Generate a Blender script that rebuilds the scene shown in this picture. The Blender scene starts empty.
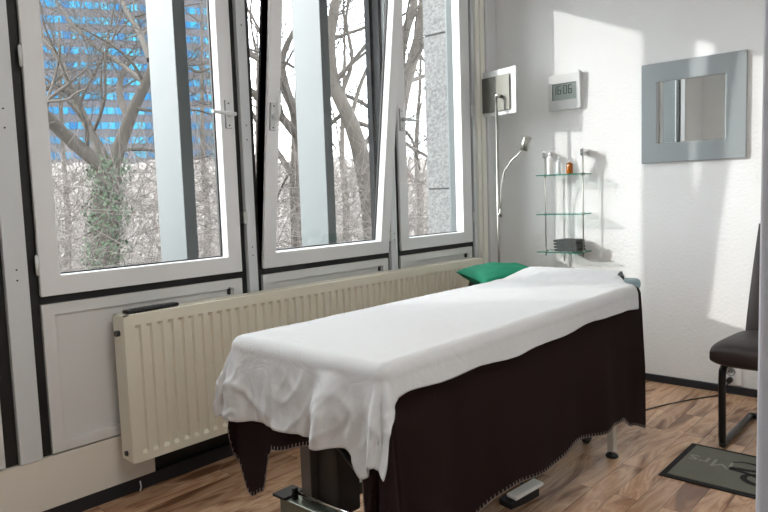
import bpy, bmesh, math, random
from mathutils import Vector, Matrix, noise
random.seed(7)
S = bpy.context.scene
C = S.collection
PI = math.pi

# ------------------------------------------------------------------ camera
FPX = 665.94
YAW, PITCH, ROLL = -0.730953, -0.0891834, -0.0335333
CAM = Vector((2.7132, -4.2946, 1.25))
_f = Vector((math.sin(YAW)*math.cos(PITCH), math.cos(YAW)*math.cos(PITCH), math.sin(PITCH)))
_r = Vector((math.cos(YAW), -math.sin(YAW), 0)); _u = _r.cross(_f)
R2 = _r*math.cos(ROLL)+_u*math.sin(ROLL); U2 = -_r*math.sin(ROLL)+_u*math.cos(ROLL)
cd = bpy.data.cameras.new('camera'); cam = bpy.data.objects.new('camera', cd); C.objects.link(cam)
M = Matrix((R2, U2, -_f)).transposed().to_4x4(); M.translation = CAM
cam.matrix_world = M
cd.sensor_width = 36; cd.lens = FPX/768*36; cd.clip_start = .02; cd.clip_end = 900
S.camera = cam
def at(px, py, dist):
    return CAM + (_f + R2*((px-384)/FPX) - U2*((py-256)/FPX))*dist

# ------------------------------------------------------------------ materials
def nt(name):
    m = bpy.data.materials.new(name); m.use_nodes = True
    n = m.node_tree; b = n.nodes['Principled BSDF']; return m, n, b
def lin(c):
    return tuple(((x/255)/12.92 if x/255 <= .04045 else ((x/255+.055)/1.055)**2.4) for x in c)+(1,)
def mat(name, rgb, rough=.5, metal=0, var=.06, vscale=8, bump=0, bscale=60, spec=.5, coat=0, sheen=0):
    m, n, b = nt(name)
    c = lin(rgb)
    tc = n.nodes.new('ShaderNodeTexCoord')
    nz = n.nodes.new('ShaderNodeTexNoise'); nz.inputs['Scale'].default_value = vscale; nz.inputs['Detail'].default_value = 4
    n.links.new(tc.outputs['Object'], nz.inputs['Vector'])
    mx = n.nodes.new('ShaderNodeMix'); mx.data_type = 'RGBA'
    mx.inputs['A'].default_value = tuple(x*(1-var) for x in c[:3])+(1,)
    mx.inputs['B'].default_value = tuple(min(1, x*(1+var)) for x in c[:3])+(1,)
    n.links.new(nz.outputs['Fac'], mx.inputs['Factor'])
    n.links.new(mx.outputs['Result'], b.inputs['Base Color'])
    b.inputs['Roughness'].default_value = rough; b.inputs['Metallic'].default_value = metal
    b.inputs['Specular IOR Level'].default_value = spec
    if coat: b.inputs['Coat Weight'].default_value = coat
    if sheen: b.inputs['Sheen Weight'].default_value = sheen
    if bump:
        n2 = n.nodes.new('ShaderNodeTexNoise'); n2.inputs['Scale'].default_value = bscale; n2.inputs['Detail'].default_value = 3
        n.links.new(tc.outputs['Object'], n2.inputs['Vector'])
        bp = n.nodes.new('ShaderNodeBump'); bp.inputs['Strength'].default_value = bump; bp.inputs['Distance'].default_value = .01
        n.links.new(n2.outputs['Fac'], bp.inputs['Height']); n.links.new(bp.outputs['Normal'], b.inputs['Normal'])
    return m
def glassy(name, tint, gloss=.06, rough=.0):
    m, n, b = nt(name); n.nodes.remove(b)
    t = n.nodes.new('ShaderNodeBsdfTransparent'); t.inputs['Color'].default_value = tint
    g = n.nodes.new('ShaderNodeBsdfGlossy'); g.inputs['Roughness'].default_value = rough; g.inputs['Color'].default_value = (1, 1, 1, 1)
    lw = n.nodes.new('ShaderNodeLayerWeight'); lw.inputs['Blend'].default_value = .5
    pw = n.nodes.new('ShaderNodeMath'); pw.operation = 'POWER'; pw.inputs[1].default_value = 5; n.links.new(lw.outputs['Facing'], pw.inputs[0])
    ma = n.nodes.new('ShaderNodeMath'); ma.operation = 'MULTIPLY_ADD'; ma.inputs[1].default_value = .6; ma.inputs[2].default_value = gloss*.5; n.links.new(pw.outputs[0], ma.inputs[0])
    mx = n.nodes.new('ShaderNodeMixShader'); n.links.new(ma.outputs[0], mx.inputs[0]); n.links.new(t.outputs[0], mx.inputs[1]); n.links.new(g.outputs[0], mx.inputs[2])
    n.links.new(mx.outputs[0], n.nodes['Material Output'].inputs[0])
    return m
WALL = mat('woodchip_wall_paint', (234, 235, 235), .85, var=.015, bump=.28, bscale=55, spec=.2)
CEIL = mat('ceiling_paint', (244, 244, 243), .9, var=.01)
FRAME = mat('window_white', (222, 223, 224), .4, var=.03, vscale=3)
FRAME2 = mat('post_white', (206, 210, 212), .45, var=.05, vscale=5)
PANEL = mat('panel_grey_white', (212, 213, 212), .5, var=.04, vscale=2)
BLACK = mat('black_rubber', (14, 14, 15), .55, var=.2)
BLACKM = mat('black_metal', (16, 16, 18), .35, var=.1)
SKIRT = mat('dark_skirting', (34, 37, 44), .4, var=.1)
CREAM = mat('radiator_cream', (226, 222, 206), .4, var=.02)
CREAMW = mat('cream_trim', (236, 235, 226), .6, var=.03)
STEEL = mat('brushed_steel', (178, 178, 172), .32, metal=1, var=.08, vscale=30)
CHROME = mat('chrome', (215, 215, 215), .12, metal=1, var=.02)
ALU = mat('mirror_frame_silver', (160, 167, 169), .42, metal=.5, var=.05, vscale=3)
MIRROR = mat('mirror_glass', (236, 240, 240), .01, metal=1, var=0)
def linen():
    m = mat('white_linen', (196, 197, 198), .85, var=.01, spec=.1)
    n = m.node_tree; b = n.nodes['Principled BSDF']; tc = [q for q in n.nodes if q.type == 'TEX_COORD'][0]
    bp = None
    for sc, st_, di in ((7, .30, .010), (19, .14, .004), (240, .08, .001)):
        z = n.nodes.new('ShaderNodeTexNoise'); z.inputs['Scale'].default_value = sc; z.inputs['Detail'].default_value = 2; z.inputs['Distortion'].default_value = 1.2
        n.links.new(tc.outputs['Object'], z.inputs['Vector'])
        a = n.nodes.new('ShaderNodeMath'); a.operation = 'SUBTRACT'; a.inputs[1].default_value = .5; n.links.new(z.outputs['Fac'], a.inputs[0])
        c = n.nodes.new('ShaderNodeMath'); c.operation = 'ABSOLUTE'; n.links.new(a.outputs[0], c.inputs[0])
        d = n.nodes.new('ShaderNodeMath'); d.operation = 'POWER'; d.inputs[1].default_value = .6; n.links.new(c.outputs[0], d.inputs[0])
        q = n.nodes.new('ShaderNodeBump'); q.inputs['Strength'].default_value = st_; q.inputs['Distance'].default_value = di
        n.links.new(d.outputs[0], q.inputs['Height'])
        if bp is not None: n.links.new(bp.outputs['Normal'], q.inputs['Normal'])
        bp = q
    n.links.new(bp.outputs['Normal'], b.inputs['Normal'])
    return m
SHEET = linen()
BROWN = mat('brown_fleece', (33, 22, 21), .95, var=.12, vscale=20, bump=.3, bscale=300, spec=.1)
STITCH = mat('stitch_thread', (128, 116, 110), .8)
LEATH = mat('brown_leather', (38, 26, 24), .55, var=.25, vscale=9, bump=.15, bscale=180)
GREEN = mat('green_cotton', (0, 104, 76), .8, var=.1, vscale=9, bump=.2, bscale=15, spec=.2)
TEAL = mat('teal_grey_vinyl', (126, 150, 156), .5)
TOWEL = mat('charcoal_terry', (84, 88, 87), .95, var=.3, vscale=60, bump=.8, bscale=250)
AMBER = mat('amber_glass', (170, 92, 12), .15, var=.2, vscale=30)
BOTW = mat('white_plastic', (240, 240, 240), .35)
BOTG = mat('frosted_plastic', (214, 220, 222), .3)
GLASS = glassy('window_glass', (.90, .905, .90, 1), .04)
SHG = glassy('shelf_glass', (.93, .97, .955, 1), .06)
SHE = mat('shelf_glass_edge', (30, 128, 112), .15, var=.1)
LAMPG = mat('frosted_lamp_glass', (216, 218, 218), .35)
LCD = mat('lcd_grey', (160, 172, 168), .35)
LCDD = mat('lcd_digit', (44, 62, 62), .4)
SILV = mat('silver_plastic', (212, 214, 214), .35, metal=.0)
DOORM = mat('door_grey_white', (196, 198, 208), .45, var=.02)
MATG = mat('mat_grey', (116, 116, 106), .95, var=.12, vscale=14, bump=.4, bscale=350)
MATL = mat('mat_light_print', (154, 153, 144), .95)
MATB = mat('mat_black', (24, 24, 25), .9)
CONC = mat('exposed_aggregate', (108, 108, 107), .95, var=.85, vscale=52, bump=.9, bscale=45)
FINM = mat('painted_fin', (97, 103, 103), .5, var=.06, vscale=3)
TOWERW = mat('tower_concrete', (60, 60, 66), .9, var=.1, vscale=.4)
BARK = mat('grey_bark', (62, 57, 52), .95, var=.35, vscale=5)
TWIG = mat('dry_twigs', (106, 99, 95), .95, var=.3, vscale=3)
TWIG2 = mat('dark_twigs', (66, 61, 58), .95, var=.3, vscale=3)
IVY = mat('ivy_leaves', (58, 78, 56), .8, var=.4, vscale=8)
SHRUB = mat('shrub_leaf', (80, 96, 70), .8, var=.4, vscale=6)
BLUEC = mat('blue_bin', (70, 110, 150), .6)

def floor_mat():
    m, n, b = nt('walnut_laminate')
    N = n.nodes; Lk = n.links
    tc = N.new('ShaderNodeTexCoord')
    mp = N.new('ShaderNodeMapping'); mp.inputs['Rotation'].default_value = (0, 0, PI/2)
    Lk.new(tc.outputs['Object'], mp.inputs['Vector'])
    br = N.new('ShaderNodeTexBrick'); br.offset = .37
    br.inputs['Scale'].default_value = 1; br.inputs['Brick Width'].default_value = .86; br.inputs['Row Height'].default_value = .096
    br.inputs['Mortar Size'].default_value = .0008; br.inputs['Color1'].default_value = (0, 0, 0, 1); br.inputs['Color2'].default_value = (1, 1, 1, 1)
    br.inputs['Mortar'].default_value = (0, 0, 0, 1)
    Lk.new(mp.outputs[0], br.inputs['Vector'])
    # offset the grain per plank
    sep = N.new('ShaderNodeVectorMath'); sep.operation = 'SCALE'; sep.inputs['Scale'].default_value = 9
    Lk.new(br.outputs['Color'], sep.inputs[0])
    add = N.new('ShaderNodeVectorMath'); Lk.new(mp.outputs[0], add.inputs[0]); Lk.new(sep.outputs[0], add.inputs[1])
    mp2 = N.new('ShaderNodeMapping'); mp2.inputs['Scale'].default_value = (1.5, 7, 1); Lk.new(add.outputs[0], mp2.inputs['Vector'])
    nz = N.new('ShaderNodeTexNoise'); nz.inputs['Scale'].default_value = 1.15; nz.inputs['Detail'].default_value = 3; nz.inputs['Distortion'].default_value = 1.6
    Lk.new(mp2.outputs[0], nz.inputs['Vector'])
    rp = N.new('ShaderNodeValToRGB'); cr = rp.color_ramp
    cols = [(0.0, (96, 62, 42)), (.34, (126, 88, 62)), (.43, (172, 130, 98)), (.54, (204, 166, 132)), (.62, (178, 134, 100)), (.70, (210, 174, 142)), (1, (184, 142, 108))]
    cr.elements[0].position = 0; cr.elements[0].color = lin(cols[0][1]); cr.elements[1].position = 1; cr.elements[1].color = lin(cols[-1][1])
    for p, c in cols[1:-1]:
        e = cr.elements.new(p); e.color = lin(c)
    Lk.new(nz.outputs['Fac'], rp.inputs['Fac'])
    mp3 = N.new('ShaderNodeMapping'); mp3.inputs['Scale'].default_value = (4, 120, 1); Lk.new(add.outputs[0], mp3.inputs['Vector'])
    n3 = N.new('ShaderNodeTexNoise'); n3.inputs['Scale'].default_value = 1; n3.inputs['Detail'].default_value = 4; Lk.new(mp3.outputs[0], n3.inputs['Vector'])
    hs = N.new('ShaderNodeHueSaturation'); Lk.new(rp.outputs[0], hs.inputs['Color'])
    mr = N.new('ShaderNodeMapRange'); mr.inputs['To Min'].default_value = .8; mr.inputs['To Max'].default_value = 1.2; Lk.new(n3.outputs['Fac'], mr.inputs['Value'])
    mr2 = N.new('ShaderNodeMapRange'); mr2.inputs['To Min'].default_value = .78; mr2.inputs['To Max'].default_value = 1.12; Lk.new(br.outputs['Color'], mr2.inputs['Value'])
    ml = N.new('ShaderNodeMath'); ml.operation = 'MULTIPLY'; Lk.new(mr.outputs[0], ml.inputs[0]); Lk.new(mr2.outputs[0], ml.inputs[1])
    Lk.new(ml.outputs[0], hs.inputs['Value']); hs.inputs['Saturation'].default_value = .95
    mo = N.new('ShaderNodeMix'); mo.data_type = 'RGBA'; Lk.new(br.outputs['Fac'], mo.inputs['Factor']); Lk.new(hs.outputs[0], mo.inputs['A']); mo.inputs['B'].default_value = lin((60, 42, 34))
    Lk.new(mo.outputs['Result'], b.inputs['Base Color'])
    b.inputs['Roughness'].default_value = .27
    return m
FLOOR = floor_mat()
def band_mat():
    m, n, b = nt('tower_window_glass'); N = n.nodes; Lk = n.links
    tc = N.new('ShaderNodeTexCoord')
    br = N.new('ShaderNodeTexBrick'); br.offset = 0; br.inputs['Scale'].default_value = 1; br.inputs['Brick Width'].default_value = 1.5; br.inputs['Row Height'].default_value = 50
    br.inputs['Mortar Size'].default_value = .07; br.inputs['Color1'].default_value = lin((6, 70, 110)); br.inputs['Color2'].default_value = lin((40, 112, 136)); br.inputs['Mortar'].default_value = lin((24, 40, 56))  # blue sky reflected in the panes is put into these cell colours
    mo_ = N.new('ShaderNodeMapping'); mo_.inputs['Location'].default_value = (0, 25, 0); Lk.new(tc.outputs['Object'], mo_.inputs['Vector']); Lk.new(mo_.outputs[0], br.inputs['Vector'])
    Lk.new(br.outputs['Color'], b.inputs['Base Color']); b.inputs['Roughness'].default_value = .5; b.inputs['Specular IOR Level'].default_value = .1
    return m
BAND = band_mat()
def bank_mat():
    m, n, b = nt('bank_of_brush'); N = n.nodes; Lk = n.links
    tc = N.new('ShaderNodeTexCoord')
    nz = N.new('ShaderNodeTexNoise'); nz.inputs['Scale'].default_value = 1.6; nz.inputs['Detail'].default_value = 10; nz.inputs['Roughness'].default_value = .8; nz.inputs['Distortion'].default_value = 2
    Lk.new(tc.outputs['Object'], nz.inputs['Vector'])
    rp = N.new('ShaderNodeValToRGB'); cr = rp.color_ramp
    cr.elements[0].position = .36; cr.elements[0].color = lin((88, 84, 81)); cr.elements[1].position = .66; cr.elements[1].color = lin((132, 127, 123))
    Lk.new(nz.outputs['Fac'], rp.inputs['Fac']); Lk.new(rp.outputs[0], b.inputs['Base Color']); b.inputs['Roughness'].default_value = 1
    return m
BANK = bank_mat()

# ------------------------------------------------------------------ helpers
class MB:
    def __init__(s): s.v = []; s.f = []; s.mi = []; s.sm = []
    def add(s, vs, fs, mi=0, smooth=False):
        o = len(s.v); s.v += [Vector(p) for p in vs]
        for f in fs: s.f.append([i+o for i in f]); s.mi.append(mi); s.sm.append(smooth)
        return s
    def box(s, x0, x1, y0, y1, z0, z1, mi=0, M=None):
        vs = [Vector((x, y, z)) for z in (z0, z1) for y in (y0, y1) for x in (x0, x1)]
        if M is not None: vs = [M @ p for p in vs]
        return s.add(vs, [(0, 2, 3, 1), (4, 5, 7, 6), (0, 1, 5, 4), (2, 6, 7, 3), (0, 4, 6, 2), (1, 3, 7, 5)], mi)
    def tube(s, pts, rad, n=10, mi=0, cap=True):
        pts = [Vector(p) for p in pts]; N = len(pts)
        rs = rad if isinstance(rad, (list, tuple)) else [rad]*N
        vs = []; fs = []; up = None
        for i, p in enumerate(pts):
            t = (pts[min(i+1, N-1)]-pts[max(i-1, 0)])
            if t.length < 1e-9: t = Vector((0, 0, 1))
            t.normalize()
            if up is None:
                up = t.orthogonal().normalized()
            else:
                up = (up - t*up.dot(t))
                up = up.normalized() if up.length > 1e-6 else t.orthogonal().normalized()
            w = t.cross(up)
            for k in range(n):
                a = 2*PI*k/n; vs.append(p+(up*math.cos(a)+w*math.sin(a))*rs[i])
        for i in range(N-1):
            for k in range(n):
                a = i*n+k; b = i*n+(k+1) % n; fs.append((a, b, b+n, a+n))
        s.add(vs, fs, mi, True)
        if cap:
            o = len(s.v)-len(vs)
            s.f.append([o+k for k in range(n)][::-1]); s.mi.append(mi); s.sm.append(False)
            s.f.append([o+(N-1)*n+k for k in range(n)]); s.mi.append(mi); s.sm.append(False)
        return s
    def lathe(s, c, prof, n=24, mi=0, M=None):
        c = Vector(c); vs = []; fs = []
        for r, z in prof:
            for k in range(n):
                a = 2*PI*k/n; p = Vector((r*math.cos(a), r*math.sin(a), z))
                vs.append(c+((M @ p) if M is not None else p))
        for i in range(len(prof)-1):
            for k in range(n):
                a = i*n+k; b = i*n+(k+1) % n; fs.append((a, b, b+n, a+n))
        fs.append([k for k in range(n)][::-1]); fs.append([(len(prof)-1)*n+k for k in range(n)])
        return s.add(vs, fs, mi, True)
    def prism(s, poly, axis, a0, a1, mi=0):
        n = len(poly); vs = []
        for a in (a0, a1):
            for p in poly:
                q = list(p); q.insert(axis, a); vs.append(q)
        fs = [list(range(n))[::-1], [n+k for k in range(n)]]+[(k, (k+1) % n, n+(k+1) % n, n+k) for k in range(n)]
        return s.add(vs, fs, mi)
    def grid(s, fn, nu, nv, mi=0, smooth=True):
        vs = [fn(i/nu, j/nv) for j in range(nv+1) for i in range(nu+1)]
        fs = [(j*(nu+1)+i, j*(nu+1)+i+1, (j+1)*(nu+1)+i+1, (j+1)*(nu+1)+i) for j in range(nv) for i in range(nu)]
        return s.add(vs, fs, mi, smooth)
    def ring(s, y0, y1, z0, z1, w, x0, x1, mi=0, wz=None):
        wz = w if wz is None else wz
        o = [(y0, z0), (y1, z0), (y1, z1), (y0, z1)]; i = [(y0+w, z0+wz), (y1-w, z0+wz), (y1-w, z1-wz), (y0+w, z1-wz)]
        vs = [(x, a, b) for x in (x0, x1) for a, b in o] + [(x, a, b) for x in (x0, x1) for a, b in i]
        fs = []
        for k in range(4):
            l = (k+1) % 4
            fs += [(4+k, 4+l, 12+l, 12+k), (l, k, 8+k, 8+l), (k, l, 4+l, 4+k), (8+l, 8+k, 12+k, 12+l)]
        return s.add(vs, fs, mi)
    def build(s, name, mats, parent=None, bevel=0, seg=2, solid=0, subsurf=0, base=True, fixn=True):
        me = bpy.data.meshes.new(name)
        o = bpy.data.objects.new(name, me); C.objects.link(o)
        if parent is not None:
            org = Vector((0, 0, 0)); q = parent
            while q is not None: org += q.location; q = q.parent
            o.parent = parent
        elif base:
            xs = [p.x for p in s.v]; ys = [p.y for p in s.v]; zs = [p.z for p in s.v]
            org = Vector(((min(xs)+max(xs))/2, (min(ys)+max(ys))/2, min(zs))); o.location = org
        else: org = Vector((0, 0, 0))
        me.from_pydata([p-org for p in s.v], [], s.f)
        for m in (mats if isinstance(mats, (list, tuple)) else [mats]): me.materials.append(m)
        me.polygons.foreach_set('material_index', s.mi); me.polygons.foreach_set('use_smooth', s.sm)
        me.update()
        if fixn:
            bm = bmesh.new(); bm.from_mesh(me); bmesh.ops.recalc_face_normals(bm, faces=bm.faces); bm.to_mesh(me); bm.free()
        if solid:
            md = o.modifiers.new('thick', 'SOLIDIFY'); md.thickness = solid; md.offset = 0
        if subsurf:
            md = o.modifiers.new('sub', 'SUBSURF'); md.levels = subsurf; md.render_levels = subsurf
        if bevel:
            md = o.modifiers.new('bev', 'BEVEL'); md.width = bevel; md.segments = seg; md.limit_method = 'ANGLE'; md.angle_limit = .6
        return o
def thing(name, loc, label, cat, group=None):
    o = bpy.data.objects.new(name, None); C.objects.link(o); o.location = loc; o.empty_display_size = .05
    o['label'] = label; o['category'] = cat
    if group: o['group'] = group
    return o
def tag(o, label, cat, group=None, kind=None):
    o['label'] = label; o['category'] = cat
    if group: o['group'] = group
    if kind: o['kind'] = kind
    return o
def struct(o, label=None):
    o['kind'] = 'structure'
    if label: o['label'] = label
    return o
def sempty(name, loc):
    o = bpy.data.objects.new(name, None); C.objects.link(o); o.location = loc; o['kind'] = 'structure'; return o
def smooth01(t):
    t = max(0, min(1, t)); return t*t*(3-2*t)
def lerp(a, b, t): return a+(b-a)*t
def pl(x, pts):
    if x <= pts[0][0]: return pts[0][1]
    for (a, b), (c, d) in zip(pts, pts[1:]):
        if x <= c: return b+(d-b)*smooth01((x-a)/(c-a))
    return pts[-1][1]

# ------------------------------------------------------------------ room shell
YR = -5.0; XR = 3.4; H = 3.0
struct(MB().box(-.1, XR+.1, YR-.1, .1, -.12, 0).build('floor', FLOOR, base=False))
struct(MB().box(-.12, XR+.1, YR-.1, .1, H, H+.1).build('ceiling', CEIL, base=False))
struct(MB().box(-.12, XR+.1, 0, .12, 0, H).build('wall_back', WALL, base=False))
struct(MB().box(XR, XR+.12, YR, 0, 0, H).build('wall_right', WALL, base=False))
struct(MB().box(-.12, XR, YR-.12, YR, 0, H).build('wall_front', WALL, base=False))
wl = MB()
wl.box(-.14, 0, YR, -4.40, 0, H); wl.box(-.14, 0, -.25, 0, .0, H); wl.box(-.14, 0, -4.40, -.25, 2.86, H)
wl.box(-.14, -.121, .0, 5, -4, 5.5); wl.box(-.14, -.121, -9, 0, -4, -.0); wl.box(-.14, -.121, -9, 0, H, 5.5); wl.box(-.14, -.121, -9, YR-.12, 0, H)
wl.box(-.14, -.03, -4.40, -.25, 0, .888, 1)
struct(wl.build('wall_left', [WALL, BLACK], base=False))
# black framing around the sashes (fixed frame)
sashes = [(-4.36, -3.45), (-3.277, -2.329), (-2.2, -1.235), (-1.113, -.32)]
fx = MB()
ZB, ZT = .905, 2.80
edges = [-4.40]+[ ]
spans = [(-4.40, -4.36), (-3.45, -3.277), (-2.329, -2.2), (-1.235, -1.113), (-.32, -.285)]
for a, b in spans:
    fx.box(-.11, -.012, a+.0005, b-.0005, .27, 2.86)
    fx.box(-.11, -.07, a-.018, b+.018, .888, 2.84)
for a, b in sashes:
    fx.box(-.11, -.012, a, b, .875, ZB-.003); fx.box(-.11, -.012, a, b, ZT+.003, 2.86)
    fx.box(-.11, -.07, a, b, .888, ZB+.018); fx.box(-.11, -.07, a, b, ZT-.018, 2.84)
struct(fx.build('trim_1', BLACK, base=False), 'black fixed frame and gaskets around the window sashes')
posts = [(-3.40, -3.318), (-2.29, -2.235), (-1.21, -1.15)]
for i, (a, b) in enumerate(posts):
    t = sempty('trim_%d' % (i+2), (0, (a+b)/2, .27))
    MB().box(-.02, .012, a, b, .27, 2.86).build('post_cover', FRAME2, t, bevel=.003)
    d = MB()
    for z in (.98, 1.02, 1.55, 1.62, 2.1):
        d.lathe((.0125, (a+b)/2, z), [(.0035, 0), (.0035, .001), (0.0001, .001)], 10, M=Matrix.Rotation(PI/2, 3, 'Y'))
    d.build('screw', BLACK, t)
struct(MB().box(-.11, .006, -.285, -.25, .27, 2.86).build('trim_5', FRAME2, bevel=.002), 'white edge strip beside the right window')
t = sempty('trim_6', (0, -.19, 0))
MB().box(0, .022, -.247, -.205, 0, H-.001).box(0, .03, -.200, -.150, 0, H-.001).build('cover_strip', CREAMW, t, bevel=.003)
MB().box(.0, .04, -.135, -.002, 0, H-.001).build('pipe_casing', FRAME, t, bevel=.012, seg=3)
# panels under the windows
for i, (a, b) in enumerate(sashes):
    t = sempty('trim_%d' % (i+7), (0, (a+b)/2, .27))
    MB().ring(a, b, .275, .872, .05, -.02, .004, wz=.045).build('panel_frame', PANEL, t, bevel=.002)
    MB().box(-.024, -.008, a+.05, b-.05, .32, .827).build('panel_infill', PANEL, t)
    MB().box(-.008, .004, b-.085, b-.07, .80, .84).build('latch', BLACK, t, bevel=.002)
struct(MB().box(-.03, .004, -4.40, -2.85, .06, .268).build('trim_11', mat('kick_white', (222, 218, 208), .5, var=.05, vscale=3), bevel=.002), 'pale kick panel below the left window panels')
struct(MB().box(-.028, .0, -4.40, -.27, 0, .058).build('baseboard_left', SKIRT))
struct(MB().box(.06, XR, -.016, 0, 0, .047).build('baseboard_back', SKIRT, bevel=.004))
struct(MB().box(XR-.016, XR, YR, -.016, 0, .047).build('baseboard_right', SKIRT))
struct(MB().tube([(.012, -2.93, .045), (.014, -2.928, .02), (.016, -2.935, .002)], .003, 6).build('trim_12', BOTW), 'little white plug of cable at the kick panel')

# ------------------------------------------------------------------ windows
def window(n, a, b, tilt=0, handle=None, hinge_side=None, hinge_z=()):
    yc = (a+b)/2
    t = sempty('window_%d' % n, (0, yc, ZB))
    MB().ring(a, b, ZB, ZT, .078, -.052, .012).build('sash_frame', FRAME, t, bevel=.004)
    MB().ring(a+.002, b-.002, ZB+.002, ZT-.002, .05, -.068, -.0525).ring(a+.0, b-.0, ZB+.0, ZT-.0, .004, -.05, -.004).build('outer_gasket', BLACK, t)
    MB().ring(a+.0775, b-.0775, ZB+.0775, ZT-.0775, .006, -.05, -.038).build('glazing_gasket', BLACK, t)
    MB().box(-.048, -.042, a+.08, b-.08, ZB+.08, ZT-.08).build('glass_pane', GLASS, t)
    if handle:
        side, d, hz = handle
        hy = (b-.038) if side > 0 else (a+.032)
        h = MB().box(.012, .020, hy-.018, hy+.018, hz-.065, hz+.065).build('handle', SILV, t, bevel=.003)
        MB().box(.0205, .0215, hy-.0195, hy-.0182, hz-.066, hz+.068).box(.0125, .0135, hy-.0188, hy+.0188, hz-.066, hz+.066).build('plate_edge', BLACKM, h)
        l = MB()
        l.lathe((.02, hy, hz), [(.013, 0), (.013, .03), (.009, .034)], 14, M=Matrix.Rotation(PI/2, 3, 'Y'))
        if d == 'L': P = [(.048, hy+.02, hz), (.052, hy-.01, hz), (.055, hy-.115, hz+.004)]
        if d == 'U': P = [(.048, hy, hz-.012), (.054, hy+.004, hz+.02), (.056, hy+.006, hz+.125)]
        if d == 'R': P = [(.048, hy-.02, hz), (.052, hy+.01, hz), (.055, hy+.12, hz-.004)]
        l.tube(P, [.009, .0095, .0075], 10)
        l.build('lever', SILV, h)
        k = MB()
        for dz in (-.052, .052): k.lathe((.0202, hy, hz+dz), [(.004, 0), (.004, .0015), (.0001, .0015)], 10, M=Matrix.Rotation(PI/2, 3, 'Y'))
        k.build('screw', BLACKM, h)
    for z in hinge_z:
        yy = a-.008 if hinge_side < 0 else b+.008
        MB().tube([(.014, yy, z-.035), (.014, yy, z+.035)], .0065, 12).tube([(.014, yy, z-.04), (.014, yy, z+.04)], .0045, 10).build('hinge', SILV, t)
    if tilt: t.rotation_euler = (0, tilt, 0)
    return t
window(1, *sashes[0], handle=(-1, 'L', 1.6), hinge_side=1, hinge_z=(.945, 1.9))
window(2, *sashes[1], handle=(1, 'L', 1.665), hinge_side=-1, hinge_z=(1.03, 1.82))
window(3, *sashes[2], tilt=.117, handle=(-1, 'U', 1.665))
w4 = window(4, *sashes[3], handle=(-1, 'R', 1.72), hinge_side=1, hinge_z=(1.08, 1.83))
MB().box(-.049, .0118, -.432, -.3985, ZB+.078, ZT-.078).build('wide_bead', FRAME, w4)
# keeper blocks on posts
for y, z, n in ((-2.296, 1.17, 13), (-1.222, 1.0, 14)):
    struct(MB().box(-.012, .016, y-.012, y+.012, z-.03, z+.03).build('trim_%d' % n, STEEL, bevel=.004), 'small steel striker block on window post')

# ------------------------------------------------------------------ outside of the window
for i, y in enumerate((-4.60, -3.45, -2.47, -1.49)):
    o = MB().box(*((-1.2, -.145) if i == 0 else (-.50, -.25)), y, y+.068, -1.5, 3.4).build('facade_fin', FINM, bevel=.003)
    tag(o, ['vertical facade fin left of every window, seen only in the mirror', 'pale vertical facade fin outside the leftmost window', 'pale vertical facade fin crossing the big window with the tower view', 'pale vertical facade fin outside the tilted middle window'][i], 'facade fin', 'vertical fins outside the windows')
t = thing('concrete_pillar', (-.56, .3, -1.5), 'rough pebble-dashed concrete pillar outside the right window', 'pillar')
MB().box(-.67, -.452, .04, .6, -1.5, 1.29).box(-.67, -.452, .04, .6, 1.302, 2.505).box(-.67, -.452, .04, .6, 2.52, 3.4).build('pillar_block', CONC, t, bevel=.004)
MB().box(-.66, -.46, .05, .58, 1.28, 1.31).box(-.66, -.46, .05, .58, 2.49, 2.53).build('joint', BLACK, t)
MB().box(-.452, -.44, .04, .6, -1.5, 3.4).build('metal_edge', FINM, t)

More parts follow.
